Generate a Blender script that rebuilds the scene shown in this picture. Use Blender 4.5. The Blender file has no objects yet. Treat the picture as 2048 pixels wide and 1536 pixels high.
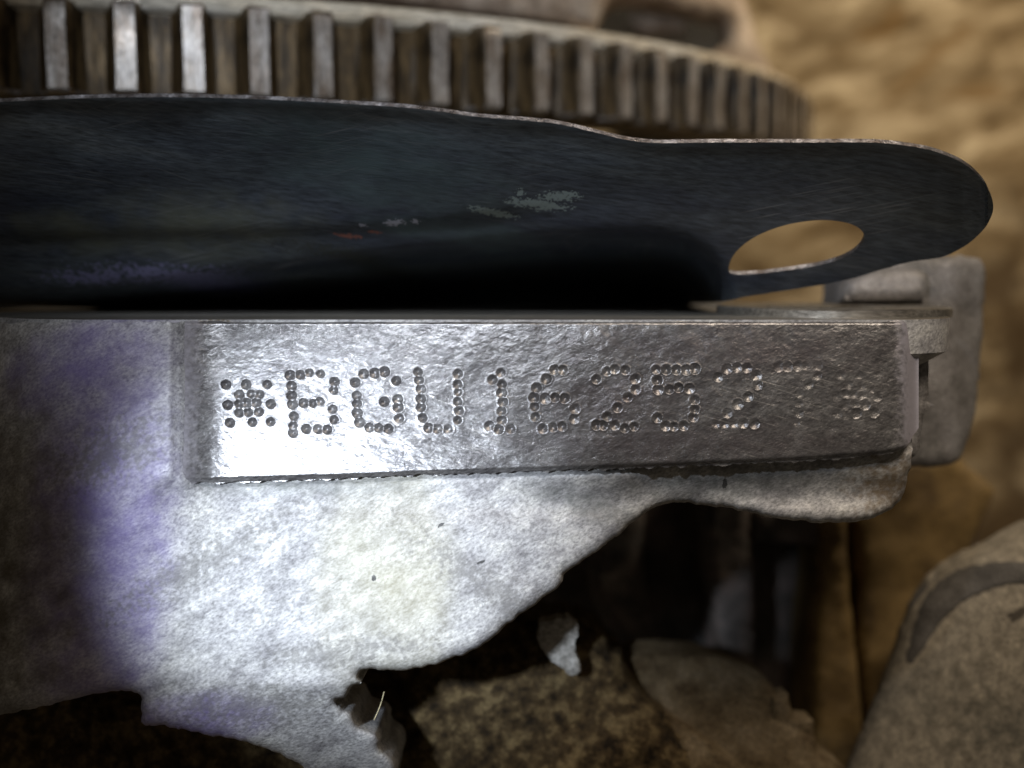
import bpy, math, random
import numpy as np
from mathutils import Vector, Matrix, geometry

# ------------------------------------------------------------------ scale, camera, light
K = 0.000055            # metres per reference unit (one unit = one photo pixel on the stamped face)
D = 2400.0              # lens to stamped face, in the same units
sc = bpy.context.scene
COL = sc.collection

def W(x, y, z):         # reference units -> metres
    return (x*K, y*K, z*K)
def at(px, py, d):      # a spot seen at px,py that lies d behind the stamped face -> metres
    f = (D+d)/D
    return ((px-1024)*f*K, d*K, (768-py)*f*K)

cam_d = bpy.data.cameras.new('camera'); cam = bpy.data.objects.new('camera', cam_d); COL.objects.link(cam)
cam.location = W(0, -D, 0); cam.rotation_euler = (math.radians(90), 0, 0)
cam_d.sensor_width = 36; cam_d.lens = 36*D/2048; cam_d.clip_start = 0.002; cam_d.clip_end = 50
cam_d.dof.use_dof = True; cam_d.dof.focus_distance = (D+15)*K; cam_d.dof.aperture_fstop = 12
sc.camera = cam

w = bpy.data.worlds.new('World'); sc.world = w; w.use_nodes = True
w.node_tree.nodes['Background'].inputs[0].default_value = (1.0, 0.83, 0.62, 1)
w.node_tree.nodes['Background'].inputs[1].default_value = 0.065

def lamp(name, kind, loc, target, energy, color, size=None, spot=None, blend=0.5):
    l = bpy.data.lights.new(name, kind); l.energy = energy; l.color = color
    if kind == 'AREA': l.size = size
    else: l.shadow_soft_size = size
    if kind == 'SPOT': l.spot_size = math.radians(spot); l.spot_blend = blend
    o = bpy.data.objects.new(name, l); COL.objects.link(o); o.location = loc
    o.rotation_euler = (Vector(target)-Vector(loc)).to_track_quat('-Z', 'Y').to_euler()
    return o
# the torch held beside the camera and a warm work lamp up on the right, plus two added fill spots
lamp('torch', 'SPOT', W(-930, -2150, 90), at(690, 1080, 0), 1.32, (0.80, 0.89, 1.0), 0.003, 26.5, 0.85)
lamp('cool_fill', 'SPOT', W(-500, -2150, 1500), at(900, 150, 200), 0.85, (0.84, 0.91, 1.0), 0.004, 54, 1.0)  # added cool fill for plate and gear, set well above the torch
lamp('work_lamp', 'SPOT', W(4200, 600, 4600), at(1800, 60, 3000), 4.9, (1.0, 0.83, 0.60), 0.02, 78, 1.0)
lamp('warm_fill', 'SPOT', W(1300, -2300, 2800), at(1720, 1080, 300), 1.25, (1.0, 0.85, 0.68), 0.04, 44, 1.0)  # added warm fill for the ledges and lower right, no such source seen
sc.view_settings.view_transform = 'Standard'; sc.view_settings.look = 'None'
sc.view_settings.exposure = 0.0; sc.view_settings.gamma = 1

# ------------------------------------------------------------------ numpy noise
_perm = np.random.RandomState(5).permutation(4096)
_val = np.random.RandomState(6).rand(4096)
def vnoise(x, y):
    xi = np.floor(x).astype(int); yi = np.floor(y).astype(int)
    xf = x-xi; yf = y-yi; u = xf*xf*(3-2*xf); v = yf*yf*(3-2*yf)
    h = lambda a, b: _val[(_perm[(a & 4095)] + b*131 + 7) & 4095]
    return (h(xi, yi)*(1-u)+h(xi+1, yi)*u)*(1-v)+(h(xi, yi+1)*(1-u)+h(xi+1, yi+1)*u)*v - 0.5
def fbm(x, y, s, o=4):
    r = 0; a = 1.0; x = np.asarray(x, float)/s+31.7; y = np.asarray(y, float)/s+17.3
    for i in range(o):
        r = r+a*vnoise(x, y); a *= 0.5; x = x*2.03+5.1; y = y*2.03+9.7
    return r
def smooth(a, b, x):
    t = np.clip((np.asarray(x, float)-a)/(b-a), 0, 1); return t*t*(3-2*t)

# ------------------------------------------------------------------ materials
def mat(name, cols, size=60, detail=8, rough=(0.5, 0.7), metal=0.0, bump=((3, 0.4, 1.2),), stretch=(1, 1, 1), rot=0.0,
        rnd=False, lo=0.35, hi=0.65, extra=None, spec=0.5, dist=0.0):
    """cols: colours of the ramp; size: feature size in units; bump: (feature size, strength, depth) layers"""
    m = bpy.data.materials.new(name); m.use_nodes = True; nt = m.node_tree; N = nt.nodes; L = nt.links
    bs = N['Principled BSDF']; bs.inputs['Metallic'].default_value = metal
    bs.inputs['Specular IOR Level'].default_value = spec
    tc = N.new('ShaderNodeTexCoord'); src = tc.outputs['Object']
    if rnd:
        oi = N.new('ShaderNodeObjectInfo'); sx = N.new('ShaderNodeVectorMath'); sx.operation = 'SCALE'
        cb = N.new('ShaderNodeCombineXYZ')
        for i in range(3): L.new(oi.outputs['Random'], cb.inputs[i])
        L.new(cb.outputs[0], sx.inputs[0]); sx.inputs['Scale'].default_value = 3.0
        ad = N.new('ShaderNodeVectorMath'); L.new(src, ad.inputs[0]); L.new(sx.outputs[0], ad.inputs[1]); src = ad.outputs[0]
    mr = N.new('ShaderNodeMapping'); mr.inputs['Rotation'].default_value = (0, rot, 0); L.new(src, mr.inputs[0])
    mp = N.new('ShaderNodeMapping'); L.new(mr.outputs[0], mp.inputs[0])
    mp.inputs['Scale'].default_value = [s/K for s in stretch]; vec = mp.outputs[0]
    def noise(sz, det=detail, d=0.0, off=0.0):
        n = N.new('ShaderNodeTexNoise'); n.inputs['Scale'].default_value = 1.0/sz; n.inputs['Detail'].default_value = det
        n.inputs['Roughness'].default_value = 0.62; n.inputs['Distortion'].default_value = d
        v = vec
        if off:
            a = N.new('ShaderNodeVectorMath'); a.inputs[1].default_value = (off, off*1.7, off*0.6); L.new(vec, a.inputs[0]); v = a.outputs[0]
        L.new(v, n.inputs['Vector']); return n.outputs['Fac']
    f = noise(size, d=dist)
    cr = N.new('ShaderNodeValToRGB'); e = cr.color_ramp.elements
    for i, c in enumerate(cols):
        p = lo+(hi-lo)*i/(len(cols)-1)
        el = e[i] if i < 2 else e.new(p)
        el.position = p; el.color = (*c, 1)
    L.new(f, cr.inputs[0]); col = cr.outputs[0]
    # fine grain
    g = noise(6, 3, off=500.0); gm = N.new('ShaderNodeMapRange'); gm.inputs[1].default_value = 0.3; gm.inputs[2].default_value = 0.7
    gm.inputs[3].default_value = 0.5; gm.inputs[4].default_value = 1.4; L.new(g, gm.inputs[0])
    mu = N.new('ShaderNodeMix'); mu.data_type = 'RGBA'; mu.blend_type = 'MULTIPLY'; mu.inputs['Factor'].default_value = 1.0
    L.new(col, mu.inputs['A']); L.new(gm.outputs[0], mu.inputs['B']); col = mu.outputs['Result']
    if extra:                                   # list of (kind, params) stains and painted light
        for ex in extra: col = ex(nt, vec, src, col)
    L.new(col, bs.inputs['Base Color'])
    rr = N.new('ShaderNodeMapRange'); rr.inputs[1].default_value = 0.35; rr.inputs[2].default_value = 0.65
    rr.inputs[3].default_value = rough[0]; rr.inputs[4].default_value = rough[1]
    L.new(noise(size*0.6, off=90.0), rr.inputs[0]); L.new(rr.outputs[0], bs.inputs['Roughness'])
    prev = None
    for i, (sz, st, dp) in enumerate(bump):
        b = N.new('ShaderNodeBump'); b.inputs['Strength'].default_value = st; b.inputs['Distance'].default_value = dp*K
        L.new(noise(sz, 4, off=33.0*(i+1)), b.inputs['Height'])
        if prev: L.new(prev, b.inputs['Normal'])
        prev = b.outputs[0]
    if prev: L.new(prev, bs.inputs['Normal'])
    return m

def blotch(color, spots, size=14, thr=(0.5, 0.56), amount=1.0, edge=0.55):
    """stains and painted-in light with a shape of their own: spots = (x, z, rx, rz, rot) ellipses in metres-free units"""
    def f(nt, vec, src, col):
        N = nt.nodes; L = nt.links; acc = None
        for (cx, cz, rx, rz, ro) in spots:
            m1 = N.new('ShaderNodeVectorMath'); m1.inputs[1].default_value = (-cx*K, 0, -cz*K); L.new(src, m1.inputs[0])
            m2 = N.new('ShaderNodeMapping'); m2.vector_type = 'POINT'; m2.inputs['Rotation'].default_value = (0, ro, 0); L.new(m1.outputs[0], m2.inputs[0])
            m3 = N.new('ShaderNodeVectorMath'); m3.operation = 'MULTIPLY'; m3.inputs[1].default_value = (1/(rx*K), 0, 1/(rz*K)); L.new(m2.outputs[0], m3.inputs[0])
            ln = N.new('ShaderNodeVectorMath'); ln.operation = 'LENGTH'; L.new(m3.outputs[0], ln.inputs[0])
            mr = N.new('ShaderNodeMapRange'); mr.inputs[1].default_value = 1.0; mr.inputs[2].default_value = 0.0; mr.inputs[3].default_value = 0; mr.inputs[4].default_value = 1
            L.new(ln.outputs['Value'], mr.inputs[0])
            if acc is None: acc = mr.outputs[0]
            else:
                mx = N.new('ShaderNodeMath'); mx.operation = 'MAXIMUM'; L.new(acc, mx.inputs[0]); L.new(mr.outputs[0], mx.inputs[1]); acc = mx.outputs[0]
        n = N.new('ShaderNodeTexNoise'); n.inputs['Scale'].default_value = 1/(size*K); n.inputs['Detail'].default_value = 6; L.new(src, n.inputs['Vector'])
        s = N.new('ShaderNodeMath'); s.operation = 'MULTIPLY_ADD'; L.new(acc, s.inputs[0]); s.inputs[1].default_value = edge; L.new(n.outputs['Fac'], s.inputs[2])
        # s = acc*edge + noise ; threshold
        t = N.new('ShaderNodeMapRange'); t.inputs[1].default_value = thr[0]+edge*0.55; t.inputs[2].default_value = thr[1]+edge*0.55; t.inputs[4].default_value = amount
        L.new(s.outputs[0], t.inputs[0])
        gt = N.new('ShaderNodeMapRange'); gt.interpolation_type = 'SMOOTHSTEP'; gt.inputs[1].default_value = 0.0; gt.inputs[2].default_value = 0.35 if size > 35 else 0.08; L.new(acc, gt.inputs[0])
        q = N.new('ShaderNodeMath'); q.operation = 'MULTIPLY'; L.new(t.outputs[0], q.inputs[0]); L.new(gt.outputs[0], q.inputs[1])
        mi = N.new('ShaderNodeMix'); mi.data_type = 'RGBA'; L.new(q.outputs[0], mi.inputs['Factor']); L.new(col, mi.inputs['A']); mi.inputs['B'].default_value = (*color, 1)
        return mi.outputs['Result']
    return f
def scratches(color, rot, amount, across=3.2, along=170):
    def f(nt, vec, src, col):
        N = nt.nodes; L = nt.links
        m = N.new('ShaderNodeMapping'); m.inputs['Rotation'].default_value = (0, rot, 0); L.new(src, m.inputs[0])
        m2 = N.new('ShaderNodeMapping'); m2.inputs['Scale'].default_value = (1/(along*K), 0, 1/(across*K)); m2.inputs['Location'].default_value = (rot*90, 0, rot*71); L.new(m.outputs[0], m2.inputs[0])
        n = N.new('ShaderNodeTexNoise'); n.inputs['Detail'].default_value = 2; n.inputs['Scale'].default_value = 1; L.new(m2.outputs[0], n.inputs['Vector'])
        n2 = N.new('ShaderNodeTexNoise'); n2.inputs['Detail'].default_value = 2; n2.inputs['Scale'].default_value = 1/(330*K); L.new(m.outputs[0], n2.inputs['Vector'])
        a = N.new('ShaderNodeMapRange'); a.inputs[1].default_value = 0.58; a.inputs[2].default_value = 0.74; L.new(n.outputs['Fac'], a.inputs[0])
        b = N.new('ShaderNodeMapRange'); b.inputs[1].default_value = 0.45; b.inputs[2].default_value = 0.65; b.inputs[4].default_value = amount; L.new(n2.outputs['Fac'], b.inputs[0])
        q = N.new('ShaderNodeMath'); q.operation = 'MULTIPLY'; L.new(a.outputs[0], q.inputs[0]); L.new(b.outputs[0], q.inputs[1])
        mi = N.new('ShaderNodeMix'); mi.data_type = 'RGBA'; L.new(q.outputs[0], mi.inputs['Factor']); L.new(col, mi.inputs['A']); mi.inputs['B'].default_value = (*color, 1)
        return mi.outputs['Result']
    return f
def sp(px, py, d=0): # blotch centre in units, for a surface about d behind the stamped face
    f = (D+d)/D; return ((px-1024)*f, (768-py)*f)

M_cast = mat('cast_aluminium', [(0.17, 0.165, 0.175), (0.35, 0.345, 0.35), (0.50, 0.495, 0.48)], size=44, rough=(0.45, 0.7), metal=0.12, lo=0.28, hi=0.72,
             bump=((20, 0.15, 3), (7, 0.5, 2.0), (3.5, 0.6, 1.1)), stretch=(0.7, 1, 1.3), rot=0.5,
             extra=[blotch((0.16, 0.12, 0.34), [(*sp(170, 740), 230, 120, 0.2), (*sp(215, 1050), 190, 560, -0.06), (*sp(360, 1450), 240, 90, 0.2)], 45, (-0.1, 0.9), 0.8, 0.6),  # violet fringe of the torch light, put into the casting's colour
                    blotch((0.40, 0.375, 0.23), [(*sp(775, 1160), 180, 320, 0.0)], 110, (0.0, 1.0), 0.55, 0.7),  # yellow-green fringe of the torch light, likewise painted in
                    blotch((0.10, 0.105, 0.10), [(*sp(1500, 960), 420, 60, 0.05), (*sp(1180, 1010), 200, 40, -0.3), (*sp(620, 975), 340, 22, 0)], 18, (0.2, 0.8), 0.75, 0.5),  # greyer web, with the shade line under the pad edge painted in
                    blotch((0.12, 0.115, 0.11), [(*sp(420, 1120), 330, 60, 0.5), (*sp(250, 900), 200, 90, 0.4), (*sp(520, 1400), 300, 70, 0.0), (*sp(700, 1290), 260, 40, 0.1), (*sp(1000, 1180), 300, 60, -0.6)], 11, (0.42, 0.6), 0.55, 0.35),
                    blotch((0.10, 0.065, 0.02), [(*sp(420, 655), 60, 26, 0.1)], 10, (0.35, 0.55), 0.9, 0.5),
                    blotch((0.13, 0.085, 0.035), [(*sp(1790, 970), 130, 120, 0.3)], 16, (0.35, 0.7), 0.75, 0.5),
                    blotch((0.045, 0.032, 0.014), [(*sp(-60, 1150), 330, 620, 0.0)], 40, (0.1, 0.8), 0.9, 0.7),  # falloff past the left edge of the beam, painted as dark brown
                    blotch((0.03, 0.03, 0.03), [(*sp(883, 1048), 9, 3.5, 0.6), (*sp(963, 1120), 9, 3, 0.3), (*sp(752, 1150), 5, 7, 0), (*sp(1455, 970), 6, 12, 0)], 5, (0.2, 0.3), 0.9, 0.6)])
M_pad = mat('stamped_metal', [(0.10, 0.095, 0.098), (0.15, 0.145, 0.147), (0.21, 0.205, 0.207)], size=34, rough=(0.20, 0.30), metal=0.55,
            bump=((6, 0.5, 0.85), (3.2, 0.6, 0.7)), stretch=(0.6, 1, 1.5), rot=0.42,
            extra=[scratches((0.42, 0.40, 0.38), -0.28, 0.7, 2.6, 90), scratches((0.05, 0.048, 0.05), -0.2, 0.8, 3.0, 120), blotch((0.10, 0.085, 0.09), [(*sp(1350, 880), 420, 60, 0.0), (*sp(1500, 700), 420, 60, 0.0), (*sp(1250, 800), 200, 70, 0)], 26, (0.2, 0.8), 0.7, 0.5)])
def rough_ends(m, x0, x1, wid, color):
    """the smooth pad turns into unmachined casting at both ends"""
    nt = m.node_tree; N = nt.nodes; L = nt.links; bs = N['Principled BSDF']
    tc = N.new('ShaderNodeTexCoord'); sx = N.new('ShaderNodeSeparateXYZ'); L.new(tc.outputs['Object'], sx.inputs[0])
    n = N.new('ShaderNodeTexNoise'); n.inputs['Scale'].default_value = 1/(12*K); n.inputs['Detail'].default_value = 5; L.new(tc.outputs['Object'], n.inputs['Vector'])
    w_ = N.new('ShaderNodeMath'); w_.operation = 'MULTIPLY_ADD'; L.new(n.outputs['Fac'], w_.inputs[0]); w_.inputs[1].default_value = 50*K; L.new(sx.outputs['X'], w_.inputs[2])
    a = N.new('ShaderNodeMapRange'); a.interpolation_type = 'SMOOTHSTEP'; a.inputs[1].default_value = (x0-1024+25)*K; a.inputs[2].default_value = (x0+wid-1024+25)*K; L.new(w_.outputs[0], a.inputs[0])
    b = N.new('ShaderNodeMapRange'); b.interpolation_type = 'SMOOTHSTEP'; b.inputs[1].default_value = (x1-1024+25)*K; b.inputs[2].default_value = (x1-wid*0.6-1024+25)*K; L.new(w_.outputs[0], b.inputs[0])
    q = N.new('ShaderNodeMath'); q.operation = 'MULTIPLY'; L.new(a.outputs[0], q.inputs[0]); L.new(b.outputs[0], q.inputs[1]); f = q.outputs[0]
    mm = N.new('ShaderNodeMath'); mm.operation = 'MULTIPLY'; L.new(f, mm.inputs[0]); mm.inputs[1].default_value = bs.inputs['Metallic'].default_value; L.new(mm.outputs[0], bs.inputs['Metallic'])
    for key, val in (('Roughness', 0.6), ('Base Color', color)):
        src = bs.inputs[key].links[0].from_socket
        mi = N.new('ShaderNodeMix'); mi.data_type = 'FLOAT' if key == 'Roughness' else 'RGBA'
        A, B, O = ('A', 'B', 'Result')
        ins = [i for i in mi.inputs if i.enabled]; out = [o for o in mi.outputs if o.enabled][0]
        L.new(f, ins[0]); ins[1].default_value = val if key == 'Roughness' else (*val, 1); L.new(src, ins[2]); L.new(out, bs.inputs[key])
rough_ends(M_pad, 352, 1826, 66, (0.27, 0.255, 0.29))
M_deck = mat('machined_deck', [(0.20, 0.18, 0.15), (0.34, 0.32, 0.29), (0.44, 0.42, 0.38)], size=160, rough=(0.3, 0.5), metal=0.8,
             bump=((4, 0.4, 0.8),), stretch=(0.12, 1, 1))
M_plate = mat('black_sheet_steel', [(0.022, 0.028, 0.055), (0.075, 0.092, 0.112), (0.15, 0.165, 0.165)], size=230, lo=0.3, hi=0.75, rough=(0.34, 0.5), metal=0.3,
              bump=((4, 0.6, 1.0), (26, 0.3, 1.6)), stretch=(0.14, 0.6, 1.1), rot=-0.16,
              extra=[blotch((0.14, 0.15, 0.11), [(*sp(360, 440, 100), 340, 90, 0.0), (*sp(120, 450, 100), 200, 60, 0.0)], 70, (0.2, 0.8), 0.7, 0.5),  # soft olive sheen put into the plate's colour
                     blotch((0.10, 0.15, 0.165), [(*sp(750, 330, 50), 380, 100, -0.2), (*sp(900, 440, 50), 260, 30, -0.1)], 60, (0.2, 0.8), 0.7, 0.5),  # teal torch sheen put into the plate's colour
                     scratches((0.3, 0.31, 0.33), 0.17, 0.55), scratches((0.27, 0.28, 0.29), -0.12, 0.45), scratches((0.24, 0.25, 0.26), -0.32, 0.35),
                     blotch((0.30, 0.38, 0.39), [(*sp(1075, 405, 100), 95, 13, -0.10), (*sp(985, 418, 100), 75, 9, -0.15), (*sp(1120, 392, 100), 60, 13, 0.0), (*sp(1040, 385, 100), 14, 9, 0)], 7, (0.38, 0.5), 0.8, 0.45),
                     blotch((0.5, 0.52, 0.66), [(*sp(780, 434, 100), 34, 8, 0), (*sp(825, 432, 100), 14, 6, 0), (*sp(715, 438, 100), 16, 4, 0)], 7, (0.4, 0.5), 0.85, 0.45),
                     blotch((0.30, 0.11, 0.08), [(*sp(680, 458, 120), 48, 6, -0.12), (*sp(740, 452, 120), 20, 4, -0.12)], 8, (0.4, 0.5), 0.8, 0.4),
                     blotch((0.2, 0.2, 0.36), [(*sp(300, 535, 160), 300, 34, -0.05), (*sp(380, 545, 160), 90, 22, -0.1), (*sp(120, 540, 160), 160, 24, 0)], 12, (0.42, 0.6), 0.9, 0.4),  # purple light along the lower left, painted onto the plate
                     blotch((0.11, 0.11, 0.10), [(*sp(520, 208, 0), 34, 12, 0), (*sp(920, 236, 0), 50, 10, 0.1)], 7, (0.4, 0.5), 0.9, 0.45),
                     blotch((0.045, 0.05, 0.045), [(*sp(700, 500, 160), 300, 26, -0.14)], 7, (0.45, 0.6), 0.9, 0.4)])
M_edge = mat('worn_sheet_edge', [(0.09, 0.075, 0.07), (0.17, 0.16, 0.165), (0.34, 0.33, 0.35)], size=30, rough=(0.25, 0.45), metal=0.8, bump=((5, 0.6, 2.0),))
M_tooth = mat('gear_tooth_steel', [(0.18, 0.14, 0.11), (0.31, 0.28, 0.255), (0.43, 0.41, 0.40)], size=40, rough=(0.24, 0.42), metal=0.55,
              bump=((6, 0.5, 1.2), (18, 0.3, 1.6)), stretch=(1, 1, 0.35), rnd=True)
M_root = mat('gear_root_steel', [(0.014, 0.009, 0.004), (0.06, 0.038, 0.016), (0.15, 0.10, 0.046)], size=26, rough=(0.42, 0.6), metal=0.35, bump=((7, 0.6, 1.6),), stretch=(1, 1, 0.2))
M_bright = mat('bright_machined_rim', [(0.60, 0.51, 0.38), (0.72, 0.66, 0.55), (0.8, 0.78, 0.73)], size=90, rough=(0.2, 0.3), metal=0.25, bump=((6, 0.3, 0.6),), stretch=(0.15, 0.15, 1))
M_brown = mat('rusty_brown_steel', [(0.13, 0.095, 0.065), (0.24, 0.19, 0.15), (0.34, 0.29, 0.24)], size=90, rough=(0.5, 0.7), metal=0.4, bump=((12, 0.6, 4), (4, 0.4, 1)))
M_dark = mat('shade_black_metal', [(0.006, 0.006, 0.006), (0.014, 0.012, 0.010), (0.03, 0.026, 0.02)], size=90, rough=(0.45, 0.7), metal=0.1, bump=((14, 0.5, 4),))  # near-black colour stands in for the shade inside the recesses
M_ground = mat('dusty_ground', [(0.07, 0.045, 0.02), (0.17, 0.125, 0.07), (0.26, 0.205, 0.13), (0.42, 0.35, 0.24)], size=240, rough=(0.8, 0.95), metal=0,
               bump=((70, 0.6, 26), (22, 0.6, 10)), stretch=(0.6, 1, 1.5), rot=0.3, dist=0.4, spec=0.2,
               extra=[blotch((0.045, 0.028, 0.012), [(*sp(2200, 700, 3600), 1500, 1300, 0.0), (*sp(2000, 1300, 3000), 2200, 1500, 0.0)], 200, (0.3, 0.6), 0.93, 0.7),  # lower right darkened in the colour, where the work lamp should fade
                      blotch((0.13, 0.075, 0.025), [(*sp(1760, 60, 4200), 420, 130, 0.5), (*sp(1950, 200, 4200), 420, 90, 0.1), (*sp(1850, 130, 4200), 500, 80, 0.7)], 160, (0.4, 0.6), 0.7, 0.5)])
M_grime = mat('grimy_casting', [(0.012, 0.008, 0.004), (0.055, 0.036, 0.016), (0.15, 0.108, 0.052)], size=34, rough=(0.7, 0.9), metal=0,
              bump=((26, 0.9, 16), (8, 0.9, 7)), spec=0.15)
M_tan = mat('tan_casting', [(0.06, 0.04, 0.02), (0.12, 0.088, 0.05), (0.17, 0.13, 0.082)], size=70, rough=(0.7, 0.9), metal=0, bump=((20, 0.7, 7), (7, 0.8, 4)), spec=0.15)
M_grey = mat('grey_lug', [(0.12, 0.115, 0.11), (0.21, 0.20, 0.20), (0.27, 0.265, 0.27)], size=120, rough=(0.5, 0.7), metal=0.3, bump=((14, 0.6, 4), (5, 0.4, 1.2)))
M_gearbox = mat('sandy_grey_casting', [(0.19, 0.165, 0.125), (0.28, 0.245, 0.19), (0.36, 0.315, 0.24)], size=26, rough=(0.75, 0.9), metal=0.0,
                bump=((14, 0.5, 3), (5, 0.6, 1.6)), spec=0.25,
                extra=[blotch((0.05, 0.05, 0.042), [(*sp(1990, 1450, 500), 330, 150, -0.3)], 30, (0.3, 0.8), 0.7, 0.4),
                       blotch((0.06, 0.05, 0.04), [(*sp(2035, 1232, 450), 40, 14, 0.5)], 12, (0.3, 0.4), 0.9, 0.5)])
M_groove = mat('grey_band', [(0.075, 0.068, 0.06), (0.12, 0.11, 0.10)], size=60, rough=(0.7, 0.85), bump=((8, 0.6, 2.5),))
M_ochre = mat('ochre_panel', [(0.07, 0.04, 0.010), (0.15, 0.095, 0.03), (0.20, 0.13, 0.045)], size=160, rough=(0.6, 0.8), bump=((20, 0.5, 5),))
M_ribs = mat('dark_ribs', [(0.02, 0.017, 0.016), (0.07, 0.058, 0.052), (0.13, 0.10, 0.09)], size=110, rough=(0.6, 0.8), bump=((20, 0.6, 6),))  # dark brown-black for the ribs and housing wall
M_white = mat('pale_tab', [(0.20, 0.19, 0.175), (0.34, 0.33, 0.31)], size=30, rough=(0.7, 0.9), bump=((12, 0.9, 6),))
M_hair = mat('pale_fibre', [(0.4, 0.34, 0.2), (0.5, 0.42, 0.25)], size=30, rough=(0.6, 0.8), bump=())

# ------------------------------------------------------------------ object helpers
def thing(name, label, cat, loc=(0, 0, 0), group=None):
    o = bpy.data.objects.new(name, None); COL.objects.link(o); o.location = loc
    o.empty_display_size = 0.01
    o['label'] = label; o['category'] = cat
    if group: o['group'] = group
    return o
def link(name, me, m, parent=None):
    o = bpy.data.objects.new(name, me); COL.objects.link(o)
    if m and not me.materials: me.materials.append(m)
    if parent:
        o.parent = parent; o.location = [-c for c in parent.location] if parent.parent is None and parent.type == 'EMPTY' else (0, 0, 0)
    return o
def mesh(name, verts, faces, angle=40):
    me = bpy.data.meshes.new(name); me.from_pydata([tuple(v) for v in verts], [], [tuple(f) for f in faces]); me.update()
    me.polygons.foreach_set('use_smooth', [True]*len(me.polygons))
    if angle is not None: me.set_sharp_from_angle(angle=math.radians(angle))
    return me

def inpoly(px, py, poly):
    r = np.zeros(len(px), bool); n = len(poly); j = n-1
    for i in range(n):
        xi, yi = poly[i]; xj, yj = poly[j]
        if yi != yj:
            c = ((yi > py) != (yj > py)) & (px < (xj-xi)*(py-yi)/(yj-yi)+xi); r ^= c
        j = i
    return r
def edist(px, py, poly):
    d = np.full(len(px), 1e9); n = len(poly)
    for i in range(n):
        ax, ay = poly[i]; bx, by = poly[(i+1) % n]; dx, dy = bx-ax, by-ay; l = dx*dx+dy*dy
        if l < 1e-9: continue
        t = np.clip(((px-ax)*dx+(py-ay)*dy)/l, 0, 1)
        d = np.minimum(d, np.hypot(px-ax-t*dx, py-ay-t*dy))
    return d
def spline(pts, step, closed=True):
    """Catmull-Rom through the points, resampled; a point given as (x,y,0) stays a corner"""
    n = len(pts); out = []
    P = [np.array(p[:2], float) for p in pts]; corner = [len(p) > 2 for p in pts]
    for i in range(n if closed else n-1):
        p1, p2 = P[i], P[(i+1) % n]
        p0 = p1*2-p2 if corner[i] or (not closed and i == 0) else P[i-1]
        p3 = p2*2-p1 if corner[(i+1) % n] or (not closed and i == n-2) else P[(i+2) % n]
        k = max(1, int(round(np.linalg.norm(p2-p1)/step)))
        for t in np.arange(k)/k:
            out.append(0.5*((2*p1)+(p2-p0)*t+(2*p0-5*p1+4*p2-p3)*t*t+(3*p1-p0-3*p2+p3)*t**3))
    if not closed: out.append(P[-1])
    return [tuple(p) for p in out]

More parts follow.
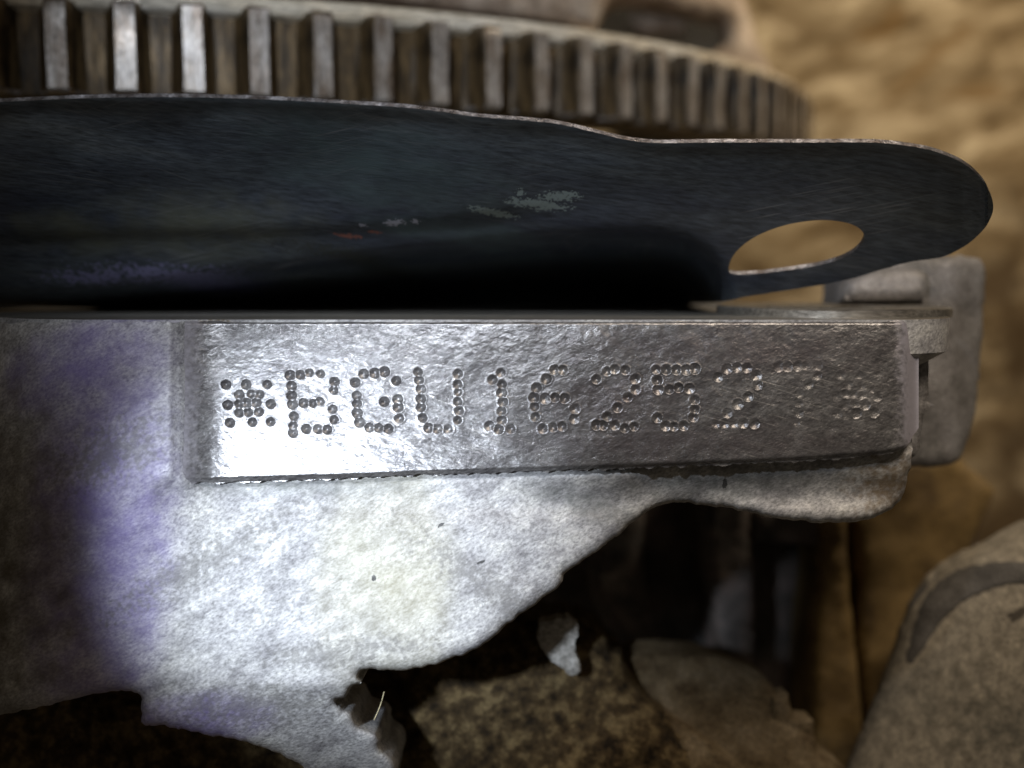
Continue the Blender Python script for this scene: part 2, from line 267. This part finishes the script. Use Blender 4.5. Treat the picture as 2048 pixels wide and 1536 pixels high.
def shell(name, outline, depth, back, m, parent=None, step=12, holes=(), rnd=0, rough=0, rough_size=30, jag=0, edge_mat=None, angle=50, backdir=(0, 1, 0), round_min_y=None):
    """solid piece: front surface over an outline at its own depth, plus side walls and a back"""
    poly = spline(outline, step)
    if jag:
        a = np.array(poly); n = fbm(a[:, 0], a[:, 1], 14, 3)*jag; nx = fbm(a[:, 0]+900, a[:, 1], 11, 3)*jag
        poly = [(p[0]+nx[i], p[1]+n[i]) for i, p in enumerate(poly)]
    hol = [spline(h, step*0.6) for h in holes]
    pts = list(poly); edges = [(i, (i+1) % len(poly)) for i in range(len(poly))]
    for h in hol:
        b = len(pts); pts += h; edges += [(b+i, b+(i+1) % len(h)) for i in range(len(h))]
    xs = [p[0] for p in poly]; ys = [p[1] for p in poly]
    gx, gy = np.meshgrid(np.arange(min(xs), max(xs), step), np.arange(min(ys), max(ys), step*0.87))
    gx = gx+(np.arange(gx.shape[0]) % 2)[:, None]*step*0.5
    gx = gx.ravel(); gy = gy.ravel()
    ok = inpoly(gx, gy, poly); gx = gx[ok]; gy = gy[ok]
    ed = edist(gx, gy, poly)
    for h in hol:
        ed = np.where(inpoly(gx, gy, h), -1, np.minimum(ed, edist(gx, gy, h)))
    ok = ed > step*0.45
    pts += list(zip(gx[ok].tolist(), gy[ok].tolist()))
    vo, _, fo, _, _, _ = geometry.delaunay_2d_cdt([Vector(p) for p in pts], edges, [], 0, 1e-4)
    vx = np.array([v.x for v in vo]); vy = np.array([v.y for v in vo])
    F = np.array([f for f in fo if len(f) == 3])
    cx = vx[F].mean(1); cy = vy[F].mean(1)
    ok = inpoly(cx, cy, poly)
    for h in hol: ok &= ~inpoly(cx, cy, h)
    F = F[ok]
    # orientation: towards the camera
    ar = (vx[F[:, 1]]-vx[F[:, 0]])*(vy[F[:, 2]]-vy[F[:, 0]])-(vx[F[:, 2]]-vx[F[:, 0]])*(vy[F[:, 1]]-vy[F[:, 0]])
    F[ar > 0] = F[ar > 0][:, ::-1]
    e = edist(vx, vy, poly)
    d = depth(vx, vy)*np.ones_like(vx)
    if rnd:
        q = np.clip(e, 0, rnd); q = rnd-np.sqrt(np.maximum(rnd*rnd-(rnd-q)**2, 0)); 
        if round_min_y is not None: q = q*smooth(round_min_y, round_min_y+40, vy)
        d = d+q
    if rough: d = d+fbm(vx, vy, rough_size, 4)*rough*(1 if not len(hol) else 1)
    f = (D+d)/D
    V = np.stack([(vx-1024)*f*K, d*K, (768-vy)*f*K], 1)
    bd = np.array(backdir, float); bd /= np.linalg.norm(bd)
    cnt = {}
    for t in F.tolist():
        for a, b in ((t[0], t[1]), (t[1], t[2]), (t[2], t[0])): cnt[(a, b)] = 1
    bnd = [(a, b) for (a, b) in cnt if (b, a) not in cnt]
    bv = {}
    Vl = V.tolist()
    for a, b in bnd:
        for q in (a, b):
            if q not in bv: bv[q] = len(Vl); Vl.append((V[q]+bd*back*K).tolist())
    faces = [tuple(t) for t in F.tolist()]; nf = len(faces)
    for a, b in bnd: faces.append((b, a, bv[a], bv[b]))
    # plain back: reuse front triangulation pushed back
    base = len(Vl)
    Vl += (V+bd*(back-0.5)*K).tolist()
    nb = len(faces)
    faces += [(t[2]+base, t[1]+base, t[0]+base) for t in F.tolist()]
    me = mesh(name, Vl, faces, angle)
    me.materials.append(m)
    if edge_mat:
        me.materials.append(edge_mat)
        mi = np.zeros(len(me.polygons), np.int32); mi[nf:nb] = 1; me.polygons.foreach_set('material_index', mi)
    return link(name, me, None, parent)

# ------------------------------------------------------------------ engine block
block = thing('engine_block', 'bright cast metal engine block with dot-punched serial number on its smooth pad', 'engine block', at(1024, 1300, 120))
def pad_bottom(x):
    return np.interp(x, [330, 400, 560, 700, 860, 1000, 1380, 1600, 1730, 1790, 1830], [966, 966, 961, 957, 950, 946, 932, 922, 913, 905, 893])
def pad_depth(x, y):
    d = 22-0.135*(y-640)
    d = d-58*np.clip((470-x)/140, 0, 1)**2.3                    # fillet rising to the left body
    d = d+14*(1-smooth(338, 366, x))+40*smooth(1795, 1835, x)**2                        # rolls off at the right end
    d = d+9*smooth(0, 14, y-(pad_bottom(x)-14))**2+4*(1-smooth(0, 8, y-641))
    d = d+fbm(x, y, 90, 3)*2.2
    return d
def body_depth(x, y):
    web = -2-0.17*(y-950)*smooth(940, 1000, y)+26*smooth(900, 1250, x)*smooth(940, 1000, y)
    web = web+0.00035*np.maximum(y-1200, 0)**2
    web = web+20*np.exp(-((y-(1010+ (x-350)*0.0))/26.0)**2)*0.35
    web = web+70*smooth(1230, 1330, x)*smooth(1030, 960, y)*0.3
    left = 22-0.135*(np.minimum(y, 965)-640)-(50*smooth(940, 975, y)+(1-smooth(940, 975, y))*58*np.clip((470-np.maximum(x, 340))/140, 0, 1)**2.3)-2.5-0.02*np.maximum(y-965, 0)+0.0012*np.maximum(200-x, 0)**2.1
    left = left-9*np.exp(-((x-255)/70)**2-((y-800)/260)**2)
    under = pad_depth(x, y)+30
    t = smooth(358, 412, x)
    fl = smooth(0, 26, y-(pad_bottom(x)-12))
    right = under*(1-fl)+web*fl
    ll = left*(1-smooth(960, 1300, y)*0.5)+web*smooth(960, 1300, y)*0.5
    tt = t*(1-0.0*fl)
    tl = smooth(250, 480, x)
    tm = tt*(1-smooth(935, 985, y))+tl*smooth(935, 985, y)
    d = ll*(1-tm)+right*tm
    d = d + 0.8*np.maximum(y-1370, 0)*smooth(250, 700, x)
    return d
web_out = [(-80, 646, 0), (345, 643, 0), (900, 648), (1400, 648), (1790, 650, 0), (1822, 700), (1826, 800), (1824, 900), (1816, 950), (1798, 1002), (1750, 1033), (1690, 1046),
           (1600, 1042), (1540, 1034), (1480, 1020), (1410, 1010), (1345, 1004), (1300, 1020), (1262, 1048), (1230, 1075), (1180, 1112), (1130, 1145), (1122, 1168), (1095, 1190), (1060, 1215),
           (1020, 1246), (980, 1280), (935, 1306), (880, 1325), (820, 1338), (770, 1338), (730, 1338), (716, 1352), (722, 1366), (704, 1372), (690, 1392), (672, 1400), (678, 1414), (702, 1430), (716, 1452), (752, 1470), (762, 1500), (790, 1530), (780, 1600, 0), (660, 1600, 0), (600, 1530), (500, 1486), (420, 1470), (330, 1452), (288, 1448), (283, 1420), (275, 1385), (210, 1384), (120, 1404), (0, 1430), (-80, 1440, 0)]
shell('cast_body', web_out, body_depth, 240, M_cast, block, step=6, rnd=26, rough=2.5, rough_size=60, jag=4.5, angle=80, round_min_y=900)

# stamped pad: one fine grid, its characters cut out as tiles of their own
DOTS = {
 'stamped_asterisk': [(453,769),(493,769),(535,769),(478,789),(503,788),(519,789),(456,810),(478,807),(494,807),(513,806),(542,808),(478,826),(497,825),(518,824),(460,845),(505,844),(542,844)],
 'stamped_letter': [(580,750),(601,750),(620,746),(642,747),(583,772),(583,791),(585,808),(608,806),(626,806),(642,803),(669,763),(668,780),(665,819),(668,839),(587,833),(587,851),(587,866),(613,858),(636,858),(654,859)],
 'stamped_letter.1': [(728,748),(749,746),(770,744),(710,765),(792,762),(713,791),(714,808),(714,826),(720,844),(770,804),(796,799),(796,815),(798,837),(739,856),(758,856),(777,858)],
 'stamped_letter.2': [(837,744),(840,761),(842,778),(842,798),(842,815),(846,836),(917,748),(917,769),(917,785),(915,803),(919,821),(917,840),(857,856),(876,857),(898,858)],
 'stamped_digit': [(1002,745),(985,760),(1004,768),(1003,785),(1007,804),(1004,823),(1004,840),(979,852),(998,858),(1022,858)],
 'stamped_digit.1': [(1110,740),(1126,740),(1092,758),(1073,776),(1069,795),(1091,797),(1110,795),(1130,797),(1070,813),(1151,818),(1071,834),(1149,837),(1087,857),(1107,855),(1125,853)],
 'stamped_digit.2': [(1214,743),(1229,739),(1252,740),(1192,759),(1270,758),(1272,779),(1256,795),(1235,815),(1214,833),(1192,850),(1206,851),(1231,851),(1249,857),(1269,853)],
 'stamped_digit.3': [(1312,739),(1333,739),(1353,739),(1372,739),(1391,737),(1315,761),(1316,779),(1339,779),(1358,775),(1379,777),(1390,800),(1389,819),(1387,835),(1315,836),(1332,853),(1347,853),(1367,852)],
 'stamped_digit.4': [(1455,737),(1474,735),(1493,736),(1437,754),(1513,751),(1516,770),(1496,793),(1475,809),(1455,826),(1433,848),(1449,848),(1468,848),(1487,847),(1508,848)],
 'stamped_digit.5': [(1557,734),(1575,733),(1595,733),(1613,733),(1634,732),(1636,751),(1617,769),(1601,787),(1599,808),(1597,827),(1591,846)],
 'stamped_asterisk.1': [(1682,751),(1719,752),(1757,748),(1698,769),(1722,775),(1743,780),(1674,793),(1692,789),(1708,789),(1725,790),(1754,794),(1692,809),(1710,809),(1731,809),(1675,827),(1712,827),(1748,826)],
}
def build_pad():
    s = 1.7
    xs = np.arange(338, 1838+.1, s); nx = len(xs); ny = 190
    v = np.linspace(0, 1, ny)
    X = np.repeat(xs[None, :], ny, 0)
    pb = pad_bottom(xs)
    # right end: rounded lower corner, chamfered upper one
    top = np.interp(xs, [338, 1790, 1838], [641, 641, 641]); pb = pb-np.interp(xs, [1780, 1815, 1838], [0, 6, 40])
    jag = fbm(xs, xs*0+4, 16, 4)*7+np.abs(fbm(xs, xs*0+60, 9, 2))*2
    Y = top[None, :]+(pb+jag-top)[None, :]*v[:, None]
    d = pad_depth(X, Y)
    rs = np.random.RandomState(3)
    for name, dots in DOTS.items():
        for (cx, cy) in dots:
            soft = 1.0 if cx < 1420 else (0.55 if cx < 1540 else 0.24)
            if name == 'stamped_digit.5' and cy > 740: soft *= 1.1
            R = rs.uniform(9.2, 10.7); dep = rs.uniform(4.0, 6.4)*soft
            cx = cx+rs.uniform(-1, 1); cy = cy+rs.uniform(-.6, .6)
            r = np.hypot(X-cx, (Y-cy)*1.0)/R
            bowl = np.where(r < 1, dep*(1.0-np.sqrt(r*r+0.01))*smooth(1.0, 0.86, r), 0)
            d = np.maximum(d, pad_depth_flat(X, Y, d, r, bowl))
            d = d-0.5*soft*np.exp(-((r-1.13)/0.13)**2)*(1-smooth(0.8, 1.0, bowl))
    # fine hammered relief
    d = d+fbm(X*0.8+Y*0.3, Y*1.35-X*0.3, 10, 3)*0.42
    f = (D+d)/D
    P = np.stack([(X-1024)*f*K, d*K, (768-Y)*f*K], 2).reshape(-1, 3)
    # normals of the whole sheet, so tiles meet without a seam
    G = P.reshape(ny, nx, 3); du = np.gradient(G, axis=1); dv = np.gradient(G, axis=0)
    Nn = np.cross(du, dv); Nn /= np.linalg.norm(Nn, axis=2, keepdims=True)+1e-12
    if Nn[5, 5, 1] > 0: Nn = -Nn
    Nn = Nn.reshape(-1, 3)
    ii, jj = np.meshgrid(np.arange(ny-1), np.arange(nx-1), indexing='ij')
    a = (ii*nx+jj).ravel(); F = np.stack([a, a+nx, a+nx+1, a+1], 1)
    fx = X.reshape(-1)[F].mean(1); fy = Y.reshape(-1)[F].mean(1)
    owner = np.zeros(len(F), int); names = list(DOTS)
    for k, n in enumerate(names):
        q = np.array(DOTS[n]); x0, y0 = q.min(0)-13; x1, y1 = q.max(0)+13
        # the tile follows the marks themselves
        inside = (fx > x0) & (fx < x1) & (fy > y0) & (fy < y1)
        idx = np.where(inside)[0]
        dm = np.min(np.hypot(fx[idx][:, None]-q[:, 0], fy[idx][:, None]-q[:, 1]), 1)
        owner[idx[dm < 12.5]] = k+1
    def sub(name, mask, parent):
        f_ = F[mask]; u, inv = np.unique(f_, return_inverse=True); inv = inv.reshape(f_.shape)
        me = bpy.data.meshes.new(name); me.from_pydata(P[u].tolist(), [], inv.tolist()); me.update()
        me.polygons.foreach_set('use_smooth', [True]*len(me.polygons))
        me.normals_split_custom_set_from_vertices(Nn[u].tolist())
        return link(name, me, M_pad, parent)
    pad = sub('stamped_pad', owner == 0, block)
    # side walls of the pad
    ring = [(0, j) for j in range(nx)]+[(i, nx-1) for i in range(1, ny)]+[(ny-1, j) for j in range(nx-2, -1, -1)]+[(i, 0) for i in range(ny-2, 0, -1)]
    R0 = [P[i*nx+j] for i, j in ring]; n = len(R0)
    V = [tuple(p) for p in R0]+[(p[0], p[1]+60*K, p[2]) for p in R0]
    link('pad_edge', mesh('pad_edge', V, [(k, (k+1) % n, n+(k+1) % n, n+k)[::-1] for k in range(n)]), M_cast, block)
    lab = {'stamped_asterisk': 'punched asterisk at the start of the number', 'stamped_letter': 'punched letter B', 'stamped_letter.1': 'punched letter G', 'stamped_letter.2': 'punched letter U',
           'stamped_digit': 'punched digit 1', 'stamped_digit.1': 'punched digit 6', 'stamped_digit.2': 'punched digit 2 after the 6', 'stamped_digit.3': 'punched digit 5',
           'stamped_digit.4': 'fainter punched digit 2 after the 5', 'stamped_digit.5': 'faint punched digit 7', 'stamped_asterisk.1': 'faint punched asterisk at the end of the number'}
    for k, nme in enumerate(names):
        o = sub(nme.split('.')[0], owner == k+1, pad); o.location = (0, 0, 0); o['label'] = lab[nme]
def pad_depth_flat(X, Y, d, r, bowl):
    return np.where(r < 1, (22-0.135*(Y-640))+bowl, d)
build_pad()

# deck: the flat machined top running back, seen at a grazing angle, with the flange corner on the right
A_deck = math.tan(math.radians(5.4))
def deck_z(d):    # height of the deck in units at depth d
    return (768-640)*(D+20)/D+(d-20)*A_deck
def build_deck():
    prof = [(-1300, 330), (-1100, 150), (-1000, 70), (-880, 24), (200, 24), (560, 24), (740, 24), (780, 26)]       # plan outline, x in units from the axis, depth
    for a in np.linspace(0, 90, 14):
        r = math.radians(a); prof.append((780+165*math.sin(r), 26+210*(1-math.cos(r))))
    prof += [(950, 400), (930, 520), (800, 700), (700, 760), (690, 1390), (-1300, 1390)]
    n = len(prof); th = 74
    Vt = [W(x, d, deck_z(d)+0.5) for x, d in prof]; Vm = [W(x-2, d+3, deck_z(d)-th*0.93) for x, d in prof]; Vb = [W(x-70, d+26, deck_z(d)-th*1.45) for x, d in prof]
    V = Vt+Vm+Vb
    F = [tuple(range(n-1, -1, -1))[::-1]]
    for k in range(n):
        j = (k+1) % n; F.append((k, j, n+j, n+k)[::-1]); F.append((n+k, n+j, 2*n+j, 2*n+k)[::-1])
    me = mesh('deck_flange', V, F, 30); me.materials.append(M_deck); me.materials.append(M_cast)
    for p in me.polygons: p.material_index = 0 if p.index == 0 else 1
    link('deck_flange', me, None, block)
    # round machined boss around the bolt hole
    cx, cy = 740, 380; seg = 72
    rings = [(262, -3), (262, 15), (258, 18), (205, 18), (200, 15), (150, 15), (146, 18), (122, 18), (112, 12), (112, -60)]
    V = []; F = []
    for r, h in rings:
        for s in range(seg):
            t = 2*math.pi*s/seg; d = cy+r*math.sin(t)*1.05; V.append(W(cx+r*math.cos(t), d, deck_z(d)+h))
    for q in range(len(rings)-1):
        for s in range(seg):
            F.append((q*seg+s, q*seg+(s+1) % seg, (q+1)*seg+(s+1) % seg, (q+1)*seg+s))
    link('bolt_boss', mesh('bolt_boss', V, F, 35), M_deck, block)
build_deck()

# grey lug standing behind the right end of the pad
lug_out = [(1700, 520, 0), (1830, 516), (1930, 512), (1966, 530), (1968, 600), (1962, 700), (1950, 820), (1925, 905), (1900, 930), (1850, 935), (1760, 925, 0), (1700, 900, 0)]
shell('rear_lug', lug_out, lambda x, y: 520-0.10*(y-700)+60*smooth(1900, 1960, x), 260, M_grey, block, step=14, rnd=22, rough=9, rough_size=60, jag=5)
shell('lug_rib', [(1690, 600, 0), (1700, 560), (1760, 536), (1850, 545), (1852, 600, 0)], lambda x, y: 485+0.4*(600-y), 80, M_grey, block, step=12, rnd=14)
shell('side_rib', [(1796, 680, 0), (1850, 686), (1856, 790), (1848, 800), (1868, 812), (1850, 822), (1836, 900), (1800, 930, 0)], lambda x, y: 130+0*x, 120, M_grey, block, step=10, rnd=10, jag=5)
# wall of the block behind the gap, its shade put in as near-black colour
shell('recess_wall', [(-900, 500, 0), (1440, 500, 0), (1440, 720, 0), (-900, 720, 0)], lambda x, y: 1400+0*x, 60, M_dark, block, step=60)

# ------------------------------------------------------------------ black sheet-metal cover plate
plate = thing('cover_plate', 'thin black sheet metal plate with a long hole, lying over the stamped block', 'metal plate', at(1000, 600, 300))
top = [(-90, 208), (0, 204), (150, 197), (300, 194), (450, 196), (600, 202), (700, 208), (800, 214), (880, 223), (950, 233), (1050, 241), (1110, 247), (1180, 262), (1250, 279), (1310, 286), (1400, 285), (1500, 285), (1620, 285), (1740, 285),
       (1810, 291), (1870, 303), (1925, 326), (1962, 357), (1982, 392), (1986, 420), (1974, 450), (1950, 476), (1920, 498), (1880, 515), (1820, 524), (1760, 540), (1700, 558), (1600, 577), (1500, 592), (1420, 606)]
plate_out = [(-90, 208, 0)]+top[1:]+[(1200, 620), (800, 628), (300, 620), (-90, 608, 0)]
hole = [(1462, 547), (1459, 528), (1472, 504), (1500, 480), (1540, 460), (1590, 446), (1645, 440), (1695, 446), (1722, 460), (1728, 478), (1712, 500), (1680, 518), (1630, 532), (1570, 541), (1510, 548)]
bend_x = [-90, 150, 300, 500, 640, 800, 1000, 1150, 1300, 1370, 1420, 1500]
bend_y = [596, 586, 566, 540, 524, 503, 482, 470, 466, 474, 500, 560]
def plate_depth(x, y):
    ty = np.interp(x, [p[0] for p in top[:26]], [p[1] for p in top[:26]])
    d = -60+1.15*(y-ty*0.6-0.4*250)
    d = d-18*np.exp(-((y-ty)/20)**2)*0.4
    b = np.interp(x, bend_x, bend_y); 
    d = d+7.5*(np.sqrt((y-b)**2+60)+(y-b))*0.5*smooth(1480, 1330, x)
    # shallow pressed ridges
    c = np.interp(x, [-90, 300, 600, 800, 1000, 1200], [480, 470, 462, 452, 430, 400])
    d = d+9*np.tanh((y-c)/14)*smooth(1250, 900, x)
    d = d+fbm(x, y*2, 260, 2)*14
    return d
shell('plate_sheet', plate_out, plate_depth, 9, M_plate, plate, step=5, holes=[hole], jag=0.6, edge_mat=M_edge, backdir=(0, 0.5, 0.9), angle=30)

# ------------------------------------------------------------------ flywheel with ring gear
GR = 2950.0; GX = -1574.0; GD = 3450.0; TH = math.radians(3.2); T0 = math.radians(8.69)
AT = math.radians(6.6)
fly = thing('flywheel', 'steel flywheel with toothed ring gear above the black plate', 'flywheel')
fly.location = W(GX, GD, 953+(GD-534)*math.tan(AT)); fly.rotation_euler = (AT, 0, 0)
def ring(name, prof, a0, a1, n, m, parent, angle=30):
    """surface of revolution about the wheel axis; angle 0 faces the camera; prof = (radius, height)"""
    V = []; F = []; k = len(prof)
    for i in range(n+1):
        a = a0+(a1-a0)*i/n
        for r, z in prof: V.append(W(r*math.sin(a), -r*math.cos(a), z))
    for i in range(n):
        for q in range(k-1): F.append((i*k+q, (i+1)*k+q, (i+1)*k+q+1, i*k+q+1))
    me = mesh(name, V, F, angle); o = link(name, me, m); o.parent = parent; return o
a0, a1 = math.radians(-25), math.radians(120)
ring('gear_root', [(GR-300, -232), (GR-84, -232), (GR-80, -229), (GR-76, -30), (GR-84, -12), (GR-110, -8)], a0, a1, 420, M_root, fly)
ring('bright_rim', [(GR-90, -30), (GR-58, -12), (GR-52, 0), (GR-50, 26), (GR-56, 31), (GR-200, 33), (GR-600, 33)], a0, a1, 420, M_bright, fly)
ring('friction_face', [(GR-190, 33), (GR-196, 60), (GR-400, 64), (GR-700, 64)], a0, a1, 240, M_brown, fly)
# one tooth, bevelled, with curved flanks
def tooth_mesh(seed):
    rs = np.random.RandomState(seed); nick = rs.choice([0, 4, 7]); nz = rs.choice([-150, -90, -40, -10])
    prof = [(-54, 0), (-42, 12), (-33, 38), (-30, 62), (-28, 73), (-23, 80), (23, 80), (28, 73), (30, 62), (33, 38), (42, 12), (54, 0)]
    V = []; lv = [(-229, 0.86, 8), (-221, 1.0, 0), (-150, 1, 0), (-90, 1, 0), (-40, 1, 0), (-10, 1.0, 0), (0, 0.88, 9)]
    for z, s, cut in lv:
        for x, h in prof: V.append(W(x*s*1.06+rs.uniform(-1.2, 1.2), -(GR-80+min(h, 80-cut)+rs.uniform(-1, 0.6)-(nick if (h > 70 and z == nz) else 0)), z+(rs.uniform(-4, 1) if z > -15 else 0)))
    k = len(prof); F = []
    for q in range(len(lv)-1):
        for i in range(k-1): F.append((q*k+i, q*k+i+1, (q+1)*k+i+1, (q+1)*k+i))
    F.append(tuple(range((len(lv)-1)*k, len(lv)*k))); F.append(tuple(range(k))[::-1])
    return mesh('tooth', V, F, 28)
tms = []
for q in range(7):
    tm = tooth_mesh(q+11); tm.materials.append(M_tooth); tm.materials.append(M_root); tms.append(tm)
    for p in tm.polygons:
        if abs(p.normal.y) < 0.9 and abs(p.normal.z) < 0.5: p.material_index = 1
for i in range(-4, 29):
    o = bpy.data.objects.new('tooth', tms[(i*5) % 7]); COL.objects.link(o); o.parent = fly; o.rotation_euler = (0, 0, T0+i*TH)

# ------------------------------------------------------------------ clutch cover behind the flywheel
clutch = thing('clutch_cover', 'brown pressed steel clutch cover bolted behind the ring gear at the top', 'clutch cover', at(1200, 0, 1100))
shell('cover_wall', [(560, -120, 0), (1210, -120, 0), (1208, 0), (1190, 50, 0), (1030, 30), (860, 10), (700, -12), (560, -30, 0)], lambda x, y: 1200+0.5*(x-860)*0.6, 160, M_brown, clutch, step=20, rnd=14, rough=6)
shell('cover_lug', [(1150, -120, 0), (1460, -120, 0), (1484, -10), (1502, 40), (1512, 78), (1534, 122), (1545, 160), (1540, 200, 0), (1380, 190, 0), (1300, 160), (1440, 98), (1448, 40), (1400, 22), (1330, 4), (1250, -6), (1215, 4), (1196, 40), (1170, 30, 0)],
      lambda x, y: 2150+0.5*(x-1200), 140, M_brown, clutch, step=14, rnd=16, rough=8, jag=3)
shell('cover_recess', [(1100, -60, 0), (1470, -60, 0), (1490, 170, 0), (1100, 120, 0)], lambda x, y: 2700+0*x, 60, M_dark, clutch, step=50)  # dark sheet standing in for the shade inside the cover
shell('release_lever', [(1262, 30), (1310, 22), (1340, 34), (1372, 46), (1366, 62), (1330, 60), (1290, 66), (1268, 56)], lambda x, y: 2400+0*x, 80, M_brown, clutch, step=10, rnd=10)

# ------------------------------------------------------------------ setting and things behind
def sheet(name, quad, m, n=60, amp=0, size=400):
    V = []; F = []
    a, b, c, d = [np.array(p) for p in quad]
    for i in range(n+1):
        for j in range(n+1):
            u, v = j/n, i/n; p = (a*(1-u)+b*u)*(1-v)+(d*(1-u)+c*u)*v
            V.append(p)
    V = np.array(V); V[:, 1] += fbm(V[:, 0]/K, V[:, 2]/K, size, 4)*amp*K
    for i in range(n):
        for j in range(n): k = i*(n+1)+j; F.append((k, k+n+1, k+n+2, k+1))
    o = link(name, mesh(name, V.tolist(), F, None), m); o['kind'] = 'structure'; return o
sheet('ground', [W(-9000, 5200, 6200), W(11000, 5200, 6200), W(9000, 2100, -6500), W(-8000, 2100, -6500)], M_ground, 90, 160, 500)

gb = thing('gearbox_housing', 'rounded sandy grey casting with a raised band in the bottom right corner', 'gearbox housing', at(1900, 1500, 400))
def gb_depth(x, y):
    l = np.interp(y, [1000, 1115, 1215, 1310, 1430, 1536, 1640], [2150, 1905, 1815, 1780, 1735, 1690, 1640]); q = np.clip((x-l)/420, 0.0, 1)
    return 420+260*(1-np.sqrt(1-(1-q)**2*0.98))+0.0004*np.maximum(1400-y, 0)**2
shell('housing_shell', [(1640, 1640, 0), (1690, 1536), (1735, 1430), (1780, 1310), (1815, 1215), (1855, 1150), (1905, 1112), (1960, 1085), (2048, 1040), (2200, 990, 0), (2200, 1640, 0)], gb_depth, 300, M_gearbox, gb, step=9, rnd=30, rough=5, rough_size=50, jag=4, angle=80, backdir=(0.9, 1, 0), round_min_y=0)
shell('raised_band', [(1826, 1236), (1838, 1205), (1862, 1170), (1900, 1140), (1960, 1122), (2048, 1116), (2200, 1112, 0), (2200, 1180, 0), (2048, 1176), (1985, 1184), (1938, 1204), (1902, 1232), (1876, 1268), (1850, 1310), (1822, 1400), (1790, 1440), (1796, 1340)],
      lambda x, y: gb_depth(x, y)-8+40*smooth(1290, 1420, y), 60, M_groove, gb, step=8, rnd=22, rough=4, jag=3, angle=80)

ledge = thing('grimy_ledge', 'grime covered brown casting below the bright block', 'casting', at(1100, 1500, 420))
shell('crusted_ledge', [(500, 1640, 0), (560, 1440), (640, 1300), (760, 1290), (900, 1262), (1000, 1220), (1090, 1230), (1170, 1244), (1230, 1290), (1275, 1370), (1350, 1450), (1430, 1536), (1500, 1640, 0)],
      lambda x, y: 420-0.25*(y-1300), 200, M_grime, ledge, step=9, rnd=60, rough=30, rough_size=110, jag=14, angle=80)
shell('flat_shelf', [(1190, 1350), (1230, 1322), (1300, 1306), (1400, 1312), (1470, 1332), (1535, 1362), (1556, 1392), (1548, 1425), (1590, 1450), (1632, 1478), (1634, 1510), (1700, 1548), (1740, 1640, 0), (1100, 1640, 0), (1120, 1450)],
      lambda x, y: 520-0.45*(y-1350), 160, M_tan, ledge, step=14, rnd=16, rough=6, jag=3)
shell('shelf_lip', [(1000, 1640, 0), (1040, 1440), (1130, 1370), (1215, 1362), (1310, 1412), (1400, 1470), (1490, 1540), (1560, 1640, 0)], lambda x, y: 470-0.5*(y-1350), 60, M_tan, ledge, step=12, rnd=14, rough=10, jag=3)
shell('shelf_corner_block', [(1545, 1398, 0), (1578, 1390, 0), (1584, 1436, 0), (1626, 1442, 0), (1632, 1504, 0), (1590, 1496), (1543, 1462, 0)], lambda x, y: 480+0*x, 80, M_tan, ledge, step=7, rnd=7, jag=4)
shell('pale_tab', [(1084, 1244), (1120, 1236), (1158, 1250), (1150, 1290), (1160, 1330), (1152, 1350), (1122, 1338), (1092, 1310), (1080, 1280)], lambda x, y: 300+0.4*(y-1240), 60, M_white, ledge, step=5, rnd=3, rough=7, rough_size=14, jag=9)
shell('crusted_foot', [(-120, 1640, 0), (-120, 1400, 0), (100, 1370), (300, 1400), (560, 1450), (700, 1420), (760, 1500), (740, 1640, 0)], lambda x, y: 330-0.15*(y-1400), 150, M_grime, ledge, step=11, rnd=20, rough=30, rough_size=60, jag=10, angle=80)

bh = thing('ribbed_bell_housing', 'dark ribbed housing wall in the shaded gap below the block', 'housing', at(1450, 1300, 900))
shell('housing_wall', [(1020, 930, 0), (1900, 900, 0), (1960, 1000, 0), (1900, 1640, 0), (900, 1640, 0)], lambda x, y: 1250+0*x, 80, M_ribs, bh, step=30, rough=20, rough_size=120)
shell('rib', [(1405, 930, 0), (1500, 930, 0), (1508, 1150), (1506, 1300), (1502, 1420, 0), (1450, 1420, 0), (1432, 1300), (1412, 1150)], lambda x, y: 1000+0*x, 250, M_ribs, bh, step=16, rnd=24, rough=8, jag=4)
shell('rib', [(1180, 930, 0), (1290, 930, 0), (1290, 1150), (1330, 1320, 0), (1260, 1320, 0), (1180, 1180)], lambda x, y: 1040+0*x, 200, M_ribs, bh, step=16, rnd=24, rough=8, jag=4)
shell('cross_rib', [(1500, 1010, 0), (1660, 1010, 0), (1664, 1092, 0), (1506, 1082, 0)], lambda x, y: 1010+0*x, 240, M_ribs, bh, step=16, rnd=16, rough=6, jag=3)
shell('brown_rib', [(1640, 930, 0), (1690, 930, 0), (1694, 1120), (1706, 1260), (1720, 1400), (1730, 1560, 0), (1628, 1560, 0), (1634, 1300), (1650, 1120)], lambda x, y: 930+0*x, 300, M_ochre, bh, step=14, rnd=16, rough=8, jag=4)
shell('ochre_panel', [(1700, 930, 0), (1900, 900, 0), (1990, 980, 0), (1900, 1200), (1800, 1480, 0), (1735, 1480, 0), (1716, 1250)], lambda x, y: 1020+0.3*(x-1700), 200, M_ochre, bh, step=16, rnd=30, rough=16, rough_size=70, jag=4)

# a loose hair caught under the casting
pts = spline([(768, 1384), (764, 1400), (757, 1420), (748, 1440)], 5, closed=False)
V = []; F = []
for i, (x, y) in enumerate(pts):
    for s in range(5):
        a = 2*math.pi*s/5; p = at(x, y, 60); V.append((p[0]+1.3*K*math.cos(a), p[1]+1.3*K*math.sin(a), p[2]))
for i in range(len(pts)-1):
    for s in range(5): F.append((i*5+s, i*5+(s+1) % 5, i*5+5+(s+1) % 5, i*5+5+s))
hr = link('fibre', mesh('fibre', V, F), M_hair); hr['label'] = 'thin pale fibre hanging below the bright block'; hr['category'] = 'fibre'
